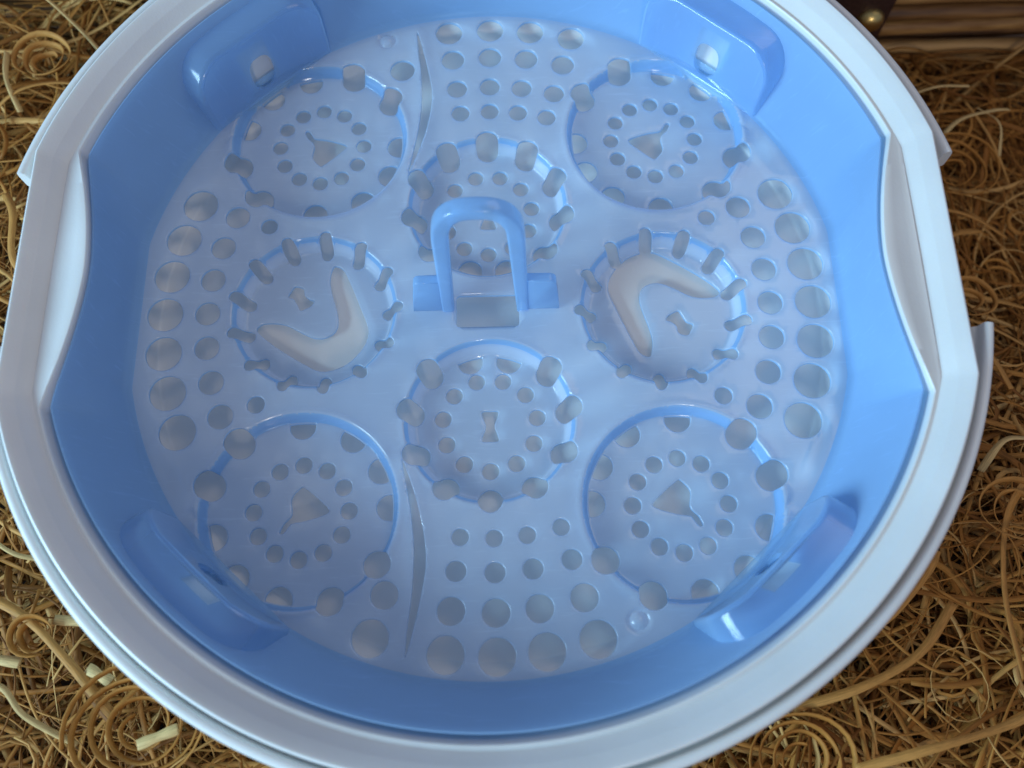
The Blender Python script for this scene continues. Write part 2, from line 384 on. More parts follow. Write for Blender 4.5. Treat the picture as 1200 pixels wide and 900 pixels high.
# outer flange, cut away at the two hand recesses
def flange(a0, a1):
    n = 260; th = np.linspace(a0, a1, n); lip = np.minimum(151.0, 145.2/np.maximum(np.abs(np.cos(th)), 1e-3))
    prof = [(0.3, 31.0), (0.9, 31.6), (1.3, 32.0), (1.7, 32.2), (2.1, 33.0), (2.4, 35.0), (2.8, 36.1), (3.5, 36.6), (4.6, 36.6), (5.3, 36.2), (5.7, 35.3), (5.9, 33.5), (5.9, 28.4), (5.5, 27.7), (4.8, 27.5), (4.0, 28), (3.6, 29), (0.3, 29)]
    rings = []
    for t, l in zip(th, lip):
        l = 151.0
        rings.append(np.array([((l+dr)*math.cos(t), (l+dr)*math.sin(t), z) for dr, z in prof]))
    V, F = loft(rings, close_u=True, cap_start=True, cap_end=True)
    o = in_base(mesh_obj('rim_flange', V, F, M_WHITE, sharp=50)); fix_normals(o)
flange(math.asin(35.5/155), math.pi-math.asin(35.0/155))
flange(math.pi+math.asin(24.3/155), 2*math.pi-math.asin(24.3/155))

# ================================================================== BLUE TRAY
tray = thing('steam_tray', 'translucent blue plastic tray full of round drain holes, nested inside the white bowl', 'tray')
def circle(cx, cy, r, n=None, sq=0):
    n = n or (22 if r < 3.2 else 30)
    a = np.linspace(0, 2*np.pi, n, endpoint=False)
    return np.stack([cx+r*np.cos(a), cy+r*np.sin(a)], 1)
def pol(R, deg): return R*math.cos(math.radians(deg)), R*math.sin(math.radians(deg))
def spline(pts, n):
    P = np.array(pts, float); m = len(P); out = []
    per = max(2, n//m)
    for i in range(m):
        p0, p1, p2, p3 = P[i-1], P[i], P[(i+1) % m], P[(i+2) % m]
        for t in np.arange(per)/per:
            out.append(0.5*(2*p1+(p2-p0)*t+(2*p0-5*p1+4*p2-p3)*t*t+(3*p1-p0-3*p2+p3)*t**3))
    return np.array(out)
holes = []
for sgn in (0, 180):
    for k in range(-3, 4):
        holes.append(circle(*pol(113.3, sgn+k*7.45), 6.3, 36)); holes.append(circle(*pol(98.4, sgn+k*7.55), 4.4))
    for k in (-1, 1): holes.append(circle(*pol(86, sgn+k*23.2), 3.1))
for a in (97, 89.2, 81.6, 73.8):
    holes.append(circle(*pol(118.2, a), 5.2)); holes.append(circle(*pol(105.5, a), 4.4)); holes.append(circle(*pol(92, a), 3.85)); holes.append(circle(*pol(81, a), 3.45))
holes.append(circle(*pol(105.4, 107.8), 4.7))
for a in (-97, -89.2, -81.6, -73.6):
    holes.append(circle(*pol(117.4, a), 5.9, 36)); holes.append(circle(*pol(104.1, a), 4.5)); holes.append(circle(*pol(91.6, a), 3.35)); holes.append(circle(*pol(80.7, a), 2.85))
holes.append(circle(*pol(117.4, -108.8), 5.9, 36)); holes.append(circle(*pol(103.6, -109), 4.5))
holes += []
# vanes: two narrow leaf-shaped slits
van = [(-26.6, 117), (-23.6, 106), (-21.6, 96), (-20.6, 88), (-21.6, 78), (-24.5, 66), (-29.0, 54), (-27.6, 62), (-25.8, 72), (-24.6, 84), (-25.0, 98), (-26.2, 108)]
holes.append(spline(van, 48)); holes.append(spline([(x, -y) for x, y in van], 48))
# square opening under the handle
op = []
for cx, cy, a0 in ((9.5, 3.6, 0), (-10, 3.6, 90), (-10, -5.9, 180), (9.5, -5.9, 270)):
    for a in np.linspace(a0, a0+90, 6): op.append((cx+1.2*math.cos(math.radians(a)), cy+1.2*math.sin(math.radians(a))))
holes.append(np.array(op))
BW = [(sx*62.6, sy*69.9) for sx, sy in ((1, 1), (-1, 1), (-1, -1), (1, -1))]       # bottle wells
BR0, BR1, BD = 32.8, 30.9, 4.6
DW = [(0, 40.6), (0, -40.6), (-61.0, 0.4), (61.0, -0.4)]                            # deep wells
DR0, DR1, DD = 28.8, 25.2, 7.0
bell = np.array([(-2, 29.5), (4, 28), (18, 16.5), (32.5, 2.5), (29.5, -3.5), (7, -11), (-10, -14), (-14, -18), (-20, -26), (-24.5, -24.5), (-20, -14), (-11, -3), (-12.5, 16)])/3.6
full_ll = (133, 164, 291, 325); half_ll = (196, 227, 259, 1.5, 27, 56, 92)
for (cx, cy) in BW:
    sx, sy = math.copysign(1, cx), math.copysign(1, cy)
    def mir(a):                                                     # from the lower left well to this one
        c, s = math.cos(math.radians(a)), math.sin(math.radians(a))
        return (-c if sx > 0 else c), (-s if sy > 0 else s)
    for a in full_ll:
        u, v = mir(a); holes.append(circle(cx+u*31.6, cy+v*31.6, 4.8, 30))
    for a in half_ll:
        u, v = mir(a); q = circle(cx+u*29.3, cy+v*29.3, 4.5, 40); d = q-np.array([cx, cy]); rr = np.linalg.norm(d, axis=1)
        keep = np.minimum(rr, BR1-0.5); q = np.array([cx, cy])+d*(keep/rr)[:, None]
        holes.append(q)
    for k in range(12):
        u, v = mir(90+30*k); holes.append(circle(cx+u*15.8, cy+v*15.8, 2.9))
    b = spline(np.stack([bell[:, 0]*(-sx), bell[:, 1]*(-sy)], 1)+np.array([cx, cy]), 65)
    holes.append(b)
def keyhole(cx, cy, ang, L=5.3, w=2.7):
    q = np.array([(-w, L), (0, L+.2), (w, L), (w*0.95, L*0.6), (w*0.55, 0), (w*0.95, -L*0.6), (w, -L), (0, -L-.2), (-w, -L), (-w*0.95, -L*0.6), (-w*0.55, 0), (-w*0.95, L*0.6)])
    c, s = math.cos(ang), math.sin(ang)
    return spline(q@np.array([[c, s], [-s, c]])+np.array([cx, cy]), 48)
for n, (cx, cy) in enumerate(DW[:2]):
    s = 1 if cy > 0 else -1
    for k in range(11):
        a = math.radians(90+360/11*k)
        u, v = math.cos(a)*(1 if s > 0 else 1), math.sin(a)*s
        if k in (2, 5, 6, 9) and False: continue
        half = k in (5, 6)
        if half:
            q = circle(cx+u*24.0, cy+v*24.0, 4.4, 36); d = q-np.array([cx, cy]); rr = np.linalg.norm(d, axis=1)
            holes.append(np.array([cx, cy])+d*(np.minimum(rr, DR1-0.3)/rr)[:, None])
        else:
            # oblong radial slot across the well's wall
            e = np.array([u, v]); t = np.array([-v, u]); q = []
            for aa in np.linspace(0, 2*np.pi, 32, endpoint=False):
                rad = math.cos(aa)*4.5; tan = math.sin(aa)*4.25
                q.append(np.array([cx, cy])+e*(27.2+rad*1.0)+t*tan)
            holes.append(np.array(q)[::(1)])
        holes.append(circle(cx+math.cos(a+0.285)*16.3, cy+math.sin(a+0.285)*16.3, 2.95))
    holes.append(keyhole(cx, cy-0.5, 0))
boom = np.array([(465, 300), (500, 318), (528, 370), (555, 430), (585, 500), (610, 560), (620, 600), (610, 650), (575, 700), (520, 745), (430, 768), (340, 728), (230, 660), (150, 597), (143, 570), (180, 553), (260, 560), (330, 595), (385, 620), (430, 622), (470, 602), (487, 565), (480, 510), (455, 430), (443, 370), (450, 318)])
boom = np.stack([(boom[:, 0]/3.4625+260-371)/3.37-1.5, -(boom[:, 1]/3.4625+220-365)/3.2+3.0], 1)
cut = np.array([(270, 440), (280, 415), (295, 395), (320, 398), (335, 410), (340, 435), (360, 452), (380, 460), (370, 480), (345, 494), (325, 500), (310, 475), (295, 452)])
cut = np.stack([(cut[:, 0]/3.4625+260-371)/3.37-1.5, -(cut[:, 1]/3.4625+220-365)/3.2+3.0], 1)
for s, (cx, cy) in ((1, DW[2]), (-1, DW[3])):
    holes.append(spline(boom*s*0.97+np.array([cx, cy+(0 if s > 0 else 4.2)]), 104)); holes.append(spline(cut*s+np.array([cx, cy+(0 if s > 0 else 4.2)]), 52))
    for k in range(13):
        a = math.radians(85+360/13*k)*1
        if s < 0: a += math.pi
        e = np.array([math.cos(a), math.sin(a)]); t = np.array([-e[1], e[0]]); q = []
        for aa in np.linspace(0, 2*np.pi, 28, endpoint=False):
            rad = math.cos(aa)*4.2; tan = math.sin(aa)*(2.95-0.5*abs(math.sin(aa)))
            q.append(np.array([cx, cy])+e*(27.0+rad)+t*tan)
        holes.append(np.array(q))

def smooth01(t): t = np.clip(t, 0, 1); return t*t*(3-2*t)
def floor_z(x, y):
    z = np.zeros_like(x)
    z += 0.05*np.sin(x*0.06+0.5)*np.cos(y*0.055)                     # moulded sheet is never quite flat
    for cx, cy in BW:
        r = np.hypot(x-cx, y-cy); z -= BD*smooth01((BR0-r)/(BR0-BR1)); z += 0.55*np.exp(-((r-BR0-0.9)/0.9)**2)
    for cx, cy in DW:
        r = np.hypot(x-cx, y-cy); z -= DD*smooth01((DR0-r)/(DR0-DR1)); z += 0.35*np.exp(-((r-DR0-0.7)/0.7)**2)
    for cx, cy in ((-38.4, 114.4), (46.0, -107.2)):                 # little moulding bosses
        r = np.hypot(x-cx, y-cy); z += -0.9*np.exp(-((r-3.0)/0.7)**2)+0.8*np.exp(-(r/1.6)**2)
    for vx in (van, [(a, -b) for a, b in van]):                     # raised lip round the slits
        c = np.array(vx); cc = c[:, :]
        # distance to the slit's axis
        ax = np.array([(-26.4, 117), (-23.6, 98), (-22.6, 86), (-25, 70), (-29, 54)])
        if vx is not van: ax = ax*np.array([1, -1])
        d = np.full_like(x, 99.0)
        for p, q in zip(ax[:-1], ax[1:]):
            v = q-p; t = np.clip(((x-p[0])*v[0]+(y-p[1])*v[1])/(v@v), 0, 1); d = np.minimum(d, np.hypot(x-p[0]-t*v[0], y-p[1]-t*v[1]))
        z += 1.2*np.exp(-(d/2.8)**2)
    for sx in (-1, 1):                                              # shallow grooves outside the side hole rings
        r = np.hypot(x, y); a = np.degrees(np.arctan2(y, np.abs(x))); z -= 0.7*np.exp(-((r-120.2)/0.8)**2)*smooth01((np.abs(a)-20)/4)*smooth01((42-np.abs(a))/4)/2
    return z

def seg_dist(P, H):
    A = H; B = np.roll(H, -1, 0); d = np.full(len(P), 1e9)
    for a, b in zip(A, B):
        v = b-a; t = np.clip(((P-a)@v)/(v@v+1e-12), 0, 1); q = P-a-t[:, None]*v
        d = np.minimum(d, np.einsum('ij,ij->i', q, q))
    return np.sqrt(d)
def inside(P, H):
    x, y = P[:, 0], P[:, 1]; res = np.zeros(len(P), bool); j = len(H)-1
    for i in range(len(H)):
        xi, yi = H[i]; xj, yj = H[j]
        c = ((yi > y) != (yj > y)) & (x < (xj-xi)*(y-yi)/(yj-yi+1e-15)+xi); res ^= c; j = i
    return res
# drop degenerate neighbours in the outlines
def clean(H):
    H = np.asarray(H, float); keep = np.linalg.norm(H-np.roll(H, 1, 0), axis=1) > 0.12; return H[keep]
holes = [clean(h) for h in holes]
area2 = lambda H: 0.5*np.sum(H[:, 0]*np.roll(H[:, 1], -1)-H[:, 1]*np.roll(H[:, 0], -1))
holes = [h if area2(h) > 0 else h[::-1] for h in holes]

# points of the sheet
pts = []
g = np.arange(-126, 126.1, 2.6)
gx, gy = np.meshgrid(g, g); gx = gx+(np.arange(len(g)) % 2)[:, None]*1.3
pts.append(np.stack([gx.ravel(), gy.ravel()], 1))
def cring(cx, cy, r, step):
    n = int(2*math.pi*r/step); return circle(cx, cy, r, n)
for cx, cy in BW:
    for r in (BR1-0.8, BR1-0.1, BR1+0.35, BR1+0.95, BR1+1.5, BR0-0.1, BR0+0.5, BR0+1.0, BR0+1.8): pts.append(cring(cx, cy, r, 0.5))
for cx, cy in DW:
    for r in (DR1-0.8, DR1, DR1+0.6, DR1+1.2, DR1+1.8, DR1+2.4, DR1+3.0, DR0, DR0+0.5, DR0+1.0, DR0+1.6): pts.append(cring(cx, cy, r, 0.55))
for cx, cy in ((-38.4, 114.4), (46.0, -107.2)):
    for r in (0.6, 1.2, 1.8, 2.4, 3.0, 3.6, 4.2, 5): pts.append(cring(cx, cy, r, 0.7))
pts = np.concatenate(pts)
lip = []
for h in holes:
    t = np.roll(h, -1, 0)-np.roll(h, 1, 0); t /= np.linalg.norm(t, axis=1, keepdims=True)+1e-9; nrm = np.stack([t[:, 1], -t[:, 0]], 1)
    for d in (0.22, 0.5): lip.append(h+nrm*d)
lip = np.concatenate(lip)
thP = np.linspace(0, 2*np.pi, NT//2, endpoint=False); rP = r_floor(thP)
outer = np.stack([rP*np.cos(thP), rP*np.sin(thP)], 1)
def hole_fields(P):
    ins = np.zeros(len(P), bool); dist = np.full(len(P), 9.0)
    for h in holes:
        lo, hi = h.min(0)-1.3, h.max(0)+1.3
        k = np.where(((P > lo) & (P < hi)).all(1))[0]
        if len(k): ins[k] |= inside(P[k], h); dist[k] = np.minimum(dist[k], seg_dist(P[k], h))
    return ins, dist
def ok_pts(P, dmin):
    ins, d = hole_fields(P)
    rr = np.hypot(P[:, 0], P[:, 1]); inb = rr < r_floor(np.arctan2(P[:, 1], P[:, 0]))-0.8
    return P[(~ins) & (d > dmin) & inb]
lip = ok_pts(lip, 0.18); pts = ok_pts(pts, 0.9)
rr_ = np.unique(np.round(pts/0.35).astype(int), axis=0, return_index=True)[1]; pts = pts[np.sort(rr_)]
allv = [Vector(p) for p in np.concatenate([outer]+holes)]
edges = []; o0 = 0
for loop in [outer]+holes:
    n = len(loop); edges += [(o0+i, o0+(i+1) % n) for i in range(n)]; o0 += n
allv += [Vector(p) for p in np.concatenate([lip, pts])]
vo, eo, fo, *_ = delaunay_2d_cdt(allv, edges, [], 0, 1e-4)
P2 = np.array([tuple(v) for v in vo]); FT = np.array([f for f in fo if len(f) == 3])
cen = P2[FT].mean(1)
ins = np.zeros(len(cen), bool)
for h in holes:
    lo, hi = h.min(0), h.max(0); k = np.where(((cen > lo) & (cen < hi)).all(1))[0]
    if len(k): ins[k] |= inside(cen[k], h)
FT = FT[~ins & inside(cen, outer)]
A = P2[FT]; sg = (A[:, 1, 0]-A[:, 0, 0])*(A[:, 2, 1]-A[:, 0, 1])-(A[:, 1, 1]-A[:, 0, 1])*(A[:, 2, 0]-A[:, 0, 0])
FT[sg < 0] = FT[sg < 0][:, ::-1]
_, dist = hole_fields(P2)
zt = floor_z(P2[:, 0], P2[:, 1])
zt = zt-0.34*np.clip(1-dist/0.5, 0, 1)**2
THK = 1.7
# split into the flat plate and its wells
cen = P2[FT].mean(1); region = np.zeros(len(FT), int)
for i, (cx, cy) in enumerate(BW): region[np.hypot(cen[:, 0]-cx, cen[:, 1]-cy) < BR0+0.55] = 1+i
for i, (cx, cy) in enumerate(DW): region[np.hypot(cen[:, 0]-cx, cen[:, 1]-cy) < DR0+0.55] = 5+i
# boundary edges of the whole sheet (hole walls)
from collections import defaultdict
cnt = defaultdict(int)
for a, b, c in FT.tolist():
    for u, v in ((a, b), (b, c), (c, a)): cnt[(u, v)] += 1
outer_r = r_floor(np.arctan2(P2[:, 1], P2[:, 0]))-np.hypot(P2[:, 0], P2[:, 1]) < 0.05
def shell(name, k):
    ft = FT[region == k]
    used = np.unique(ft); remap = {int(v): i for i, v in enumerate(used)}
    n = len(used)
    top = np.column_stack([P2[used], zt[used]]); bot = np.column_stack([P2[used], zt[used]-THK])
    lipn = np.clip(1-dist[used]/0.5, 0, 1)**2*0.34; bot[:, 2] += lipn*1.6
    F = [(remap[a], remap[b], remap[c]) for a, b, c in ft.tolist()]
    F += [(n+c, n+b, n+a) for a, b, c in F[:]]
    for a, b, c in ft.tolist():
        for u, v in ((a, b), (b, c), (c, a)):
            if (v, u) not in cnt and not (outer_r[u] and outer_r[v]):
                F.append((remap[u], n+remap[u], n+remap[v], remap[v]))
    o = mesh_obj(name, np.concatenate([top, bot]), F, M_FLOOR, tray, sharp=55)
    c = P2[ft].mean(1)
    if 1 <= k <= 4:                                                 # the wells' upright walls are thicker
        o.data.materials.append(M_EDGE); o.data.materials.append(M_WALL)
        r = np.hypot(c[:, 0]-BW[k-1][0], c[:, 1]-BW[k-1][1]); sel = (r > BR1-0.12) & (r < BR0-0.08)
    else:
        o.data.materials.append(M_WALL)
        sel = np.zeros(len(ft), bool)
        if k > 4:
            o.data.materials.append(M_EDGE); r = np.hypot(c[:, 0]-DW[k-5][0], c[:, 1]-DW[k-5][1]); sel = np.where((r > DR1+2.35) & (r < DR0-0.05), 2, 0)
    mi = np.full(len(o.data.polygons), 2 if 1 <= k <= 4 else 1, np.int32); mi[:len(ft)] = sel; mi[len(ft):2*len(ft)] = sel
    o.data.polygons.foreach_set('material_index', mi)
    return o
shell('floor_plate', 0)
for i in range(4): shell('bottle_well', 1+i)
for i in range(4): shell('ring_well', 5+i)

# side wall of the tray
LUGS = [49.5, 131.0, -132.5, -47.5]
rw0 = r_floor(TH); rw1 = r_inner(TH)-1.7
ZT = 33.3+0.26*(np.maximum(r_valley(TH), r_inner(TH)+1.3)-r_inner(TH))-1.2
def wall_r(z):
    t = np.clip((z-3.5)/(36.4-3.5), 0, 1); a = rw0+2.6; return a+(rw1-a)*t
zf = floor_z(rw0*np.cos(TH), rw0*np.sin(TH))
inn = [ring(rw0, zf), ring(rw0+0.9, zf*0.6+0.25), ring(rw0+1.7, 0.9), ring(rw0+2.3, 2.0)]
zz = [3.5+(ZT-1.2-3.5)*q for q in (0, .15, .3, .45, .6, .75, .88, 1.0)]
inn += [ring(wall_r(z), z) for z in zz]
inn += [ring(wall_r(ZT)-0.0, ZT-0.4), ring(wall_r(ZT)+0.15, ZT-0.05), ring(wall_r(ZT)+0.45, ZT)]
out_ = [ring(wall_r(ZT)+0.8, ZT-0.4), ring(wall_r(ZT-3)+1.0, ZT-3)]+[ring(wall_r(z)+1.0, z-0.4) for z in zz[-3::-1]]+[ring(rw0+2.6, 0.4), ring(rw0+1.0, -1.2), ring(rw0, -1.7)]
rings = inn+out_
V, F = loft(rings)
thd = np.degrees(TH)
def near_lug(j):
    for a in LUGS:
        if abs((thd[j]-a+180) % 360-180) < 2.6: return True
    return False
VZ = np.asarray(V)[:, 2]
F = [f for f in F if not (near_lug(f[0] % NT) and max(VZ[list(f)]) < 17.5 and min(VZ[list(f)]) > 0.7)]
wall = mesh_obj('side_wall', V, F, M_WALL, tray, sharp=50)

# four lugs standing in from the wall, each with a slot in its upright face
def make_lug(deg, slot_sgn):
    half = 25.5; H = 27.5; n = 9
    ol = [(-half, 0.6)]+[(half, 0.6)]
    for a in np.linspace(0, 90, n): ol.append((half-11+11*math.cos(math.radians(a)), H-11+11*math.sin(math.radians(a))))
    for a in np.linspace(90, 180, n): ol.append((-half+11+11*math.cos(math.radians(a)), H-11+11*math.sin(math.radians(a))))
    ol = np.array(ol)
    sl = []
    for a in np.linspace(0, 2*np.pi, 28, endpoint=False):
        sl.append((slot_sgn*1.0+4.9*math.copysign(abs(math.cos(a))**0.7, math.cos(a)), 8.6+7.6*math.copysign(abs(math.sin(a))**0.75, math.sin(a))))
    sl = np.array(sl)
    G = np.stack(np.meshgrid(np.arange(-half+2, half-1, 2.5), np.arange(2.5, H-1, 2.5)), -1).reshape(-1, 2)
    G = G[inside(G, ol*0.96+np.array([0, 0.4])) & ~inside(G, (sl-sl.mean(0))*1.2+sl.mean(0))]
    vs = [Vector(p) for p in np.concatenate([ol, sl, G])]
    e = [(i, (i+1) % len(ol)) for i in range(len(ol))]+[(len(ol)+i, len(ol)+(i+1) % len(sl)) for i in range(len(sl))]
    vo, eo, fo, *_ = delaunay_2d_cdt(vs, e, [], 0, 1e-5)
    P = np.array([tuple(v) for v in vo]); f = np.array([q for q in fo if len(q) == 3]); c = P[f].mean(1)
    f = f[inside(c, ol) & ~inside(c, sl)]
    a = P[f]; s = (a[:, 1, 0]-a[:, 0, 0])*(a[:, 2, 1]-a[:, 0, 1])-(a[:, 1, 1]-a[:, 0, 1])*(a[:, 2, 0]-a[:, 0, 0]); f[s < 0] = f[s < 0][:, ::-1]
    def place(p, depth):                                            # p = (along wall, height)
        s_, z = p[:, 0], p[:, 1]
        r = 125.2-0.0035*s_**2*0.3+depth+z*0.05; ang = math.radians(deg)-s_/123.0
        return np.stack([r*np.cos(ang), r*np.sin(ang), z], 1)
    inner = place(P, 0.0); back = place(P, 1.4)
    nP = len(P); V = [inner, back]; F = [tuple(q) for q in f]+[tuple(nP+np.array(q)[::-1]) for q in f]
    for i in range(len(sl)):
        u, v = len(ol)+i, len(ol)+(i+1) % len(sl); F.append((v, u, nP+u, nP+v))
    # rounded shoulder back to the wall
    cen_ = np.array([0, 8.0]); base_i = 2*nP; m = len(ol)
    d = (ol-cen_); d /= np.linalg.norm(d, axis=1, keepdims=True)
    sh = [place(ol, 0), place(ol+d*0.6, 0.25), place(ol+d*1.1, 0.9), place(ol+d*1.4, 2.2), place(ol+d*1.6, 5.5), place(ol+d*1.8, 13.0)]
    V += sh
    for i in range(len(sh)-1):
        for j in range(1, m):
            k = (j+1) % m
            F.append((base_i+i*m+j, base_i+(i+1)*m+j, base_i+(i+1)*m+k, base_i+i*m+k))
    o = mesh_obj('wall_lug', np.concatenate(V), F, M_LUG, tray, sharp=60); fix_normals(o)
for a, s in zip(LUGS, (1, -1, 1, -1)): make_lug(a, s)

# carrying handle: an upright arch in the middle
def arch():
    path = []
    for t in np.linspace(-1.5, 46, 14): path.append((-14.0+1.2*t/60, 1.2+2.6*t/60, t))
    for a in np.linspace(180, 0, 25)[1:-1]:
        path.append((-1.45+11.5*math.copysign(abs(math.cos(math.radians(a)))**0.75, math.cos(math.radians(a))), 3.6+0.8*math.sin(math.radians(a)), 46+15*abs(math.sin(math.radians(a)))**0.8))
    for t in np.linspace(46, -1.5, 14): path.append((12.0-2.4*t/60, 1.2+2.6*t/60, t))
    Pp = np.array(path); T = np.gradient(Pp, axis=0); T /= np.linalg.norm(T, axis=1, keepdims=True)
    rings = []
    for p, t in zip(Pp, T):
        yv = np.array([0, 1.0, 0.05]); yv -= t*(yv@t); yv /= np.linalg.norm(yv); xv = np.cross(yv, t)
        k = p[2]/60; hw = 2.2+0.75*k; hd = 2.5+0.3*k; rg = []
        for a in np.linspace(0, 2*np.pi, 24, endpoint=False):
            c, s = math.cos(a), math.sin(a)
            rg.append(p+xv*hw*math.copysign(abs(c)**0.45, c)+yv*hd*math.copysign(abs(s)**0.45, s))
        rings.append(np.array(rg))
    V, F = loft(rings, cap_start=True, cap_end=True)
    o = mesh_obj('carry_handle', V, F, M_THICK, tray, sharp=60); fix_normals(o)
arch()
def shoulder(sx, x_in, x_out, x_top):                              # the upright tabs either side of the handle's feet
    H = 20.5; pts = [(x_in, -1.0), (x_out, -1.0), (x_out*0.5+x_top*0.5, H*0.5)]
    for a in np.linspace(0, 90, 9):
        pts.append((x_top-sx*2.6+sx*2.6*math.cos(math.radians(a)), H-2.6+2.6*math.sin(math.radians(a))))
    pts.append((x_in, H)); P = np.array(pts); cen_ = P.mean(0)
    def rg(sc, y): 
        d = cen_-P; d /= np.linalg.norm(d, axis=1, keepdims=True); q = P+d*sc
        return np.stack([q[:, 0], np.full(len(q), y)+q[:, 1]*0.03, q[:, 1]], 1)
    V, F = loft([rg(0.5, -0.7), rg(0.12, -0.5), rg(0, -0.1), rg(0, 2.0), rg(0.12, 2.4), rg(0.5, 2.6)], cap_start=True, cap_end=True)
    o = mesh_obj('handle_shoulder', V, F, M_THICK, tray, sharp=60); fix_normals(o)
shoulder(-1, -15.4, -26.2, -24.4); shoulder(1, 13.6, 24.8, 23.2)

# ================================================================== WOOD WOOL
def random_paths(n, k, xr, yr, deep, lmin, lmax, curl):
    x0 = rng.uniform(*xr, n); y0 = rng.uniform(*yr, n)
    L = rng.uniform(lmin, lmax, n); ds = L/(k-1)
    kap = rng.normal(0, curl, n); dk = rng.normal(0, curl*0.25, (n, k)).cumsum(1)*0.5
    h = rng.uniform(0, 2*np.pi, n)[:, None]+np.cumsum((kap[:, None]+dk)*ds[:, None], 1)
    x = x0[:, None]+np.cumsum(np.cos(h)*ds[:, None], 1); y = y0[:, None]+np.cumsum(np.sin(h)*ds[:, None], 1)
    s = np.linspace(0, 1, k)[None]
    dep = deep*rng.beta(1.0, 1.6, n)[:, None]
    z = -dep+rng.uniform(1, 6, n)[:, None]*np.sin(s*rng.uniform(2, 8, n)[:, None]+rng.uniform(0, 6.28, n)[:, None])+rng.normal(0, 5, n)[:, None]*(s-0.5)
    z = z+wool_top(x, y)
    z = np.maximum(z, BZ+1)
    r = np.hypot(x, y); rb = bowl_r(z)+1.5+rng.uniform(0, 3, n)[:, None]; f = np.where(r < rb, rb/np.maximum(r, 1), 1)
    x = x*f; y = y*f
    x = np.clip(x, BX0+6, BX1-6); y = np.clip(y, BY0+0, BY1-8)
    return np.stack([x, y, z], -1), x0, y0
def wool(n, k, lmin, lmax, curl, wmin, wmax, deep, seed_r):
    P, x0, y0 = random_paths(n, k, (-255, 275), (-220, 160), deep, lmin, lmax, curl)
    keep = np.hypot(x0, y0) > seed_r; P = P[keep]; n = len(P)
    w_ = (wmin+(wmax-wmin)*rng.beta(1.2, 2.2, n))[:, None]*(1-0.25*np.linspace(-1, 1, k)[None]**4)
    tilt = rng.normal(0, 0.34, n)[:, None]+rng.normal(0, 0.5, n)[:, None]*np.linspace(-1, 1, k)[None]
    return P, w_, tilt
P1 = wool(4600, 26, 45, 150, 0.020, 0.6, 3.0, 40, 128)
P2_ = wool(1500, 26, 50, 150, 0.065, 0.5, 2.8, 32, 132)
P3 = wool(2000, 26, 30, 120, 0.05, 0.25, 1.0, 18, 140)
Pw = [np.concatenate(c) for c in zip(P1, P2_, P3)]
mass = ribbon_object('wood_wool', Pw[0], Pw[1], rng.uniform(0.10, 0.2, len(Pw[0])), Pw[2], M_WOOL)
tag(mass, 'tangled brown wood wool packed in the basket around the white bowl', 'wood wool', kind='stuff')

# shavings that stand out singly
def coil(c, r0, r1, turns, rise, w_, mat, label, cat='wood shaving', ell=1.0, rot=0.0, name='wood_curl', lean=0.0, group=None):
    k = int(26*turns)+2; t = np.linspace(0, 1, k); a = rot+t*turns*2*np.pi
    r = r0+(r1-r0)*t; rw = 1+0.06*np.sin(a*1.7+1)
    x = r*rw*np.cos(a); y = r*rw*np.sin(a)*ell
    z = rise*t+lean*y+0.8*np.sin(a*2.3)
    P = np.stack([x, y, z], -1)[None]
    wd = np.full((1, k), w_)*(1-0.3*np.linspace(-1, 1, k)[None]**6)
    o = ribbon_object(name, P, wd, np.array([0.35]), np.full((1, k), 1.05), mat)
    o.location = (c[0]*S, c[1]*S, c[2]*S); return tag(o, label, cat, group)
def strip(pts, w_, mat, label, tilt=(0.2, 0.2), name='wood_strip', cat='wood strip', thick=0.28):
    P = np.array(pts, float); m = len(P); k = 40; u = np.linspace(0, m-1.0001, k); out = []
    for q in u:
        i = int(q); t = q-i; p1, p2 = P[i], P[i+1]; p0 = P[i-1] if i > 0 else 2*p1-p2; p3 = P[i+2] if i+2 < m else 2*p2-p1
        out.append(0.5*(2*p1+(p2-p0)*t+(2*p0-5*p1+4*p2-p3)*t*t+(3*p1-p0-3*p2+p3)*t**3))
    out = np.array(out); c = out.mean(0); wd = np.full((1, k), w_*(1.0 if thick > 1 else 0.82))*(1+0.12*np.sin(np.linspace(0, 9, k)))[None]
    o = ribbon_object(name, (out-c)[None], wd, np.array([thick]), np.linspace(tilt[0], tilt[1], k)[None], mat)
    o.location = [v*S for v in c]; return tag(o, label, cat)
def top(x, y, d=0): return (x, y, float(wool_top(np.float64(x), np.float64(y)))+4+d)
coil(top(-184, 127, 2), 4, 13, 2.6, 5, 2.6, M_MID, 'small tight double curl of tan shaving at the upper left edge of the bedding', ell=0.9, rot=0.5)
coil(top(-112, -136, 0), 6, 24, 4.2, 7, 2.2, M_WOOL, 'largest nested curl of thin shavings, close under the bowl at lower left', ell=0.85, rot=2.2)
coil(top(97, -149, 0), 5, 17, 3.4, 5, 2.0, M_WOOL, 'round nested curl of shavings at the bottom edge right of the bowl', ell=0.9, rot=1.1)
coil(top(203, 88, 9), 5, 19, 3.3, 4, 1.3, M_WOOL, 'loose ringed curl of thin shavings on the dark bedding at upper right', ell=0.92, rot=0.2)
coil(top(177, -72, 4), 4, 15, 2.4, 6, 2.4, M_MID, 'curled tan knot of shavings at the right edge low down', ell=0.8, rot=3.0)
coil(top(-151, -107, 4), 3, 8, 2.2, 4, 2.4, M_WOOL, 'little round curl of shaving near the left edge above the pale chips', ell=0.9, rot=4.0)
coil(top(193, 20, 4), 4, 12, 1.8, 5, 2.2, M_MID, 'open hook of tan shaving right of the bowl beside its right hand recess', ell=0.8, rot=5.0)
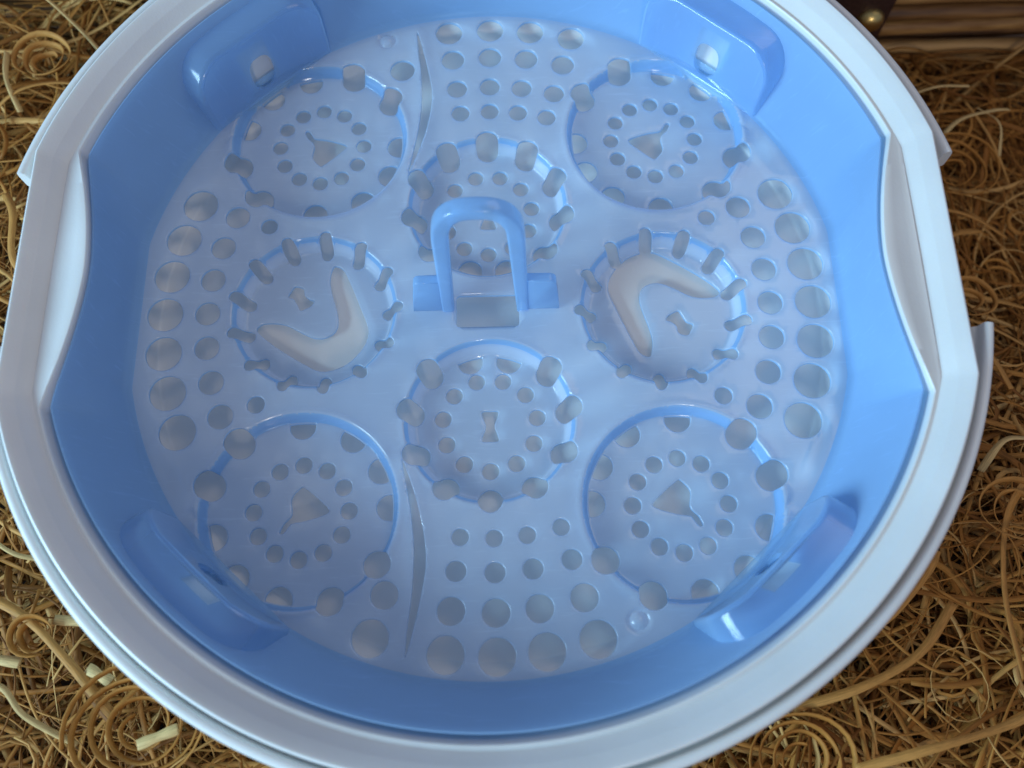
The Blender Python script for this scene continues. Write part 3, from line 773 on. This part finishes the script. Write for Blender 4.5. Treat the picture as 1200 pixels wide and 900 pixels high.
def chip(x, y, ang, L, w_, label, lift=4, mat=None):
    c, s_ = math.cos(ang), math.sin(ang); z = top(x, y, lift)[2]
    return strip([(x-c*L/2, y-s_*L/2, z-0.6), (x, y, z+0.2), (x+c*L/2, y+s_*L/2, z)], w_, mat or M_PALE, label, tilt=(0.15, 0.25), name='wood_chip', cat='wood chip', thick=1.3)
chip(-127, -120, -0.48, 9.5, 3.4, 'short pale chip of wood lying nearest the left side of the bowl, lower left')
chip(-104, -139, 0.36, 13, 3.2, 'short pale chip of wood lying across the largest nested curl at lower left', lift=9)
chip(-137, -103, -0.12, 18, 3.0, 'pale chip of wood pointing at the bowl rim at lower left', lift=3)
chip(-166, -114, -0.15, 20, 3.2, 'pale chip of wood cut by the left edge of the picture near the bottom', lift=3)
def tstrip(pts, w_, mat, label, tilt=(0.2, 0.3)):
    return strip([top(x, y, d) for x, y, d in pts], w_, mat, label, tilt)
tstrip([(-174, -92, 3), (-155, -101, 6), (-138, -115, 7), (-121, -133, 2)], 3.6, M_MID, 'long straight tan strip slanting down towards the bowl at lower left')
tstrip([(-176, -122, 2), (-160, -123, 6), (-150, -132, 6), (-132, -141, 3)], 2.6, M_PALE, 'crooked pale strip bent near the bottom left corner', (0.3, 0.9))
tstrip([(-178, -58, 4), (-172, -72, 6), (-162, -80, 5), (-150, -82, 1)], 1.9, M_PALE, 'thin pale strip curving down to the left side of the bowl', (0.6, 0.3))
tstrip([(-214, 140, 4), (-201, 152, 12), (-186, 150, 15), (-170, 138, 10), (-158, 126, 2)], 2.4, M_PALE, 'pale arched strip bowing over the bedding at the upper left corner', (0.5, 0.8))
tstrip([(-199, 128, 5), (-195, 112, 9), (-190, 100, 4)], 2.6, M_PALE, 'short pale upright sliver at the left edge near the top', (0.9, 0.7))
tstrip([(-205, 96, 2), (-190, 108, 8), (-170, 112, 8), (-156, 102, 3)], 2.2, M_MID, 'tan strip looped below the small double curl at upper left')
tstrip([(-188, 60, 3), (-180, 48, 7), (-178, 30, 6), (-170, 20, 2)], 3.4, M_MID, 'broad tan strip hanging beside the left hand recess')
tstrip([(96, -134, 2), (116, -128, 7), (136, -118, 8), (152, -102, 4)], 3.4, M_MID, 'long tan strip running along the bowl at lower right')
tstrip([(120, -112, 2), (132, -104, 6), (144, -92, 7), (150, -84, 3)], 4.2, M_MID, 'broad folded tan strip tucked against the bowl rim at lower right', (0.7, 0.2))
tstrip([(184, -60, 5), (172, -76, 7), (168, -100, 6), (172, -126, 2)], 3.2, M_MID, 'long tan strip standing down the right edge at lower right', (0.3, 0.6))
tstrip([(112, -152, 4), (136, -146, 8), (162, -140, 6), (184, -132, 2)], 3.4, M_MID, 'wide tan strip lying flat along the bottom right corner', (0.1, 0.2))
tstrip([(168, -58, 6), (177, -48, 9), (188, -46, 6)], 3.0, M_PALE, 'pale broken end of a strip at the right edge, lower half', (0.5, 0.9))
tstrip([(175, 108, 6), (184, 121, 18), (198, 126, 20), (214, 127, 16)], 1.7, M_PALE, 'thin pale strip arching in front of the basket rods at upper right', (0.5, 0.3))
tstrip([(196, 100, 10), (206, 109, 16), (219, 111, 18), (228, 113, 15)], 2.4, M_PALE, 'pale strip lying just above the ringed curl at upper right', (0.3, 0.5))
tstrip([(216, 116, 14), (223, 106, 15), (224, 94, 9)], 2.2, M_PALE, 'short pale strip bending down beside the ringed curl at upper right', (0.7, 0.5))
tstrip([(176, 62, 3), (192, 68, 8), (208, 66, 8), (226, 60, 3)], 2.8, M_MID, 'tan strip crossing under the ringed curl at right', (0.2, 0.4))
tstrip([(178, 34, 3), (186, 46, 8), (198, 56, 8), (214, 62, 4)], 3.2, M_MID, 'broad tan strip rising to the right beside the step in the rim', (0.4, 0.2))
tstrip([(172, 6, 3), (180, 0, 7), (188, -10, 7), (192, -24, 3)], 2.6, M_MID, 'tan strip curving down right of the bowl, mid height')
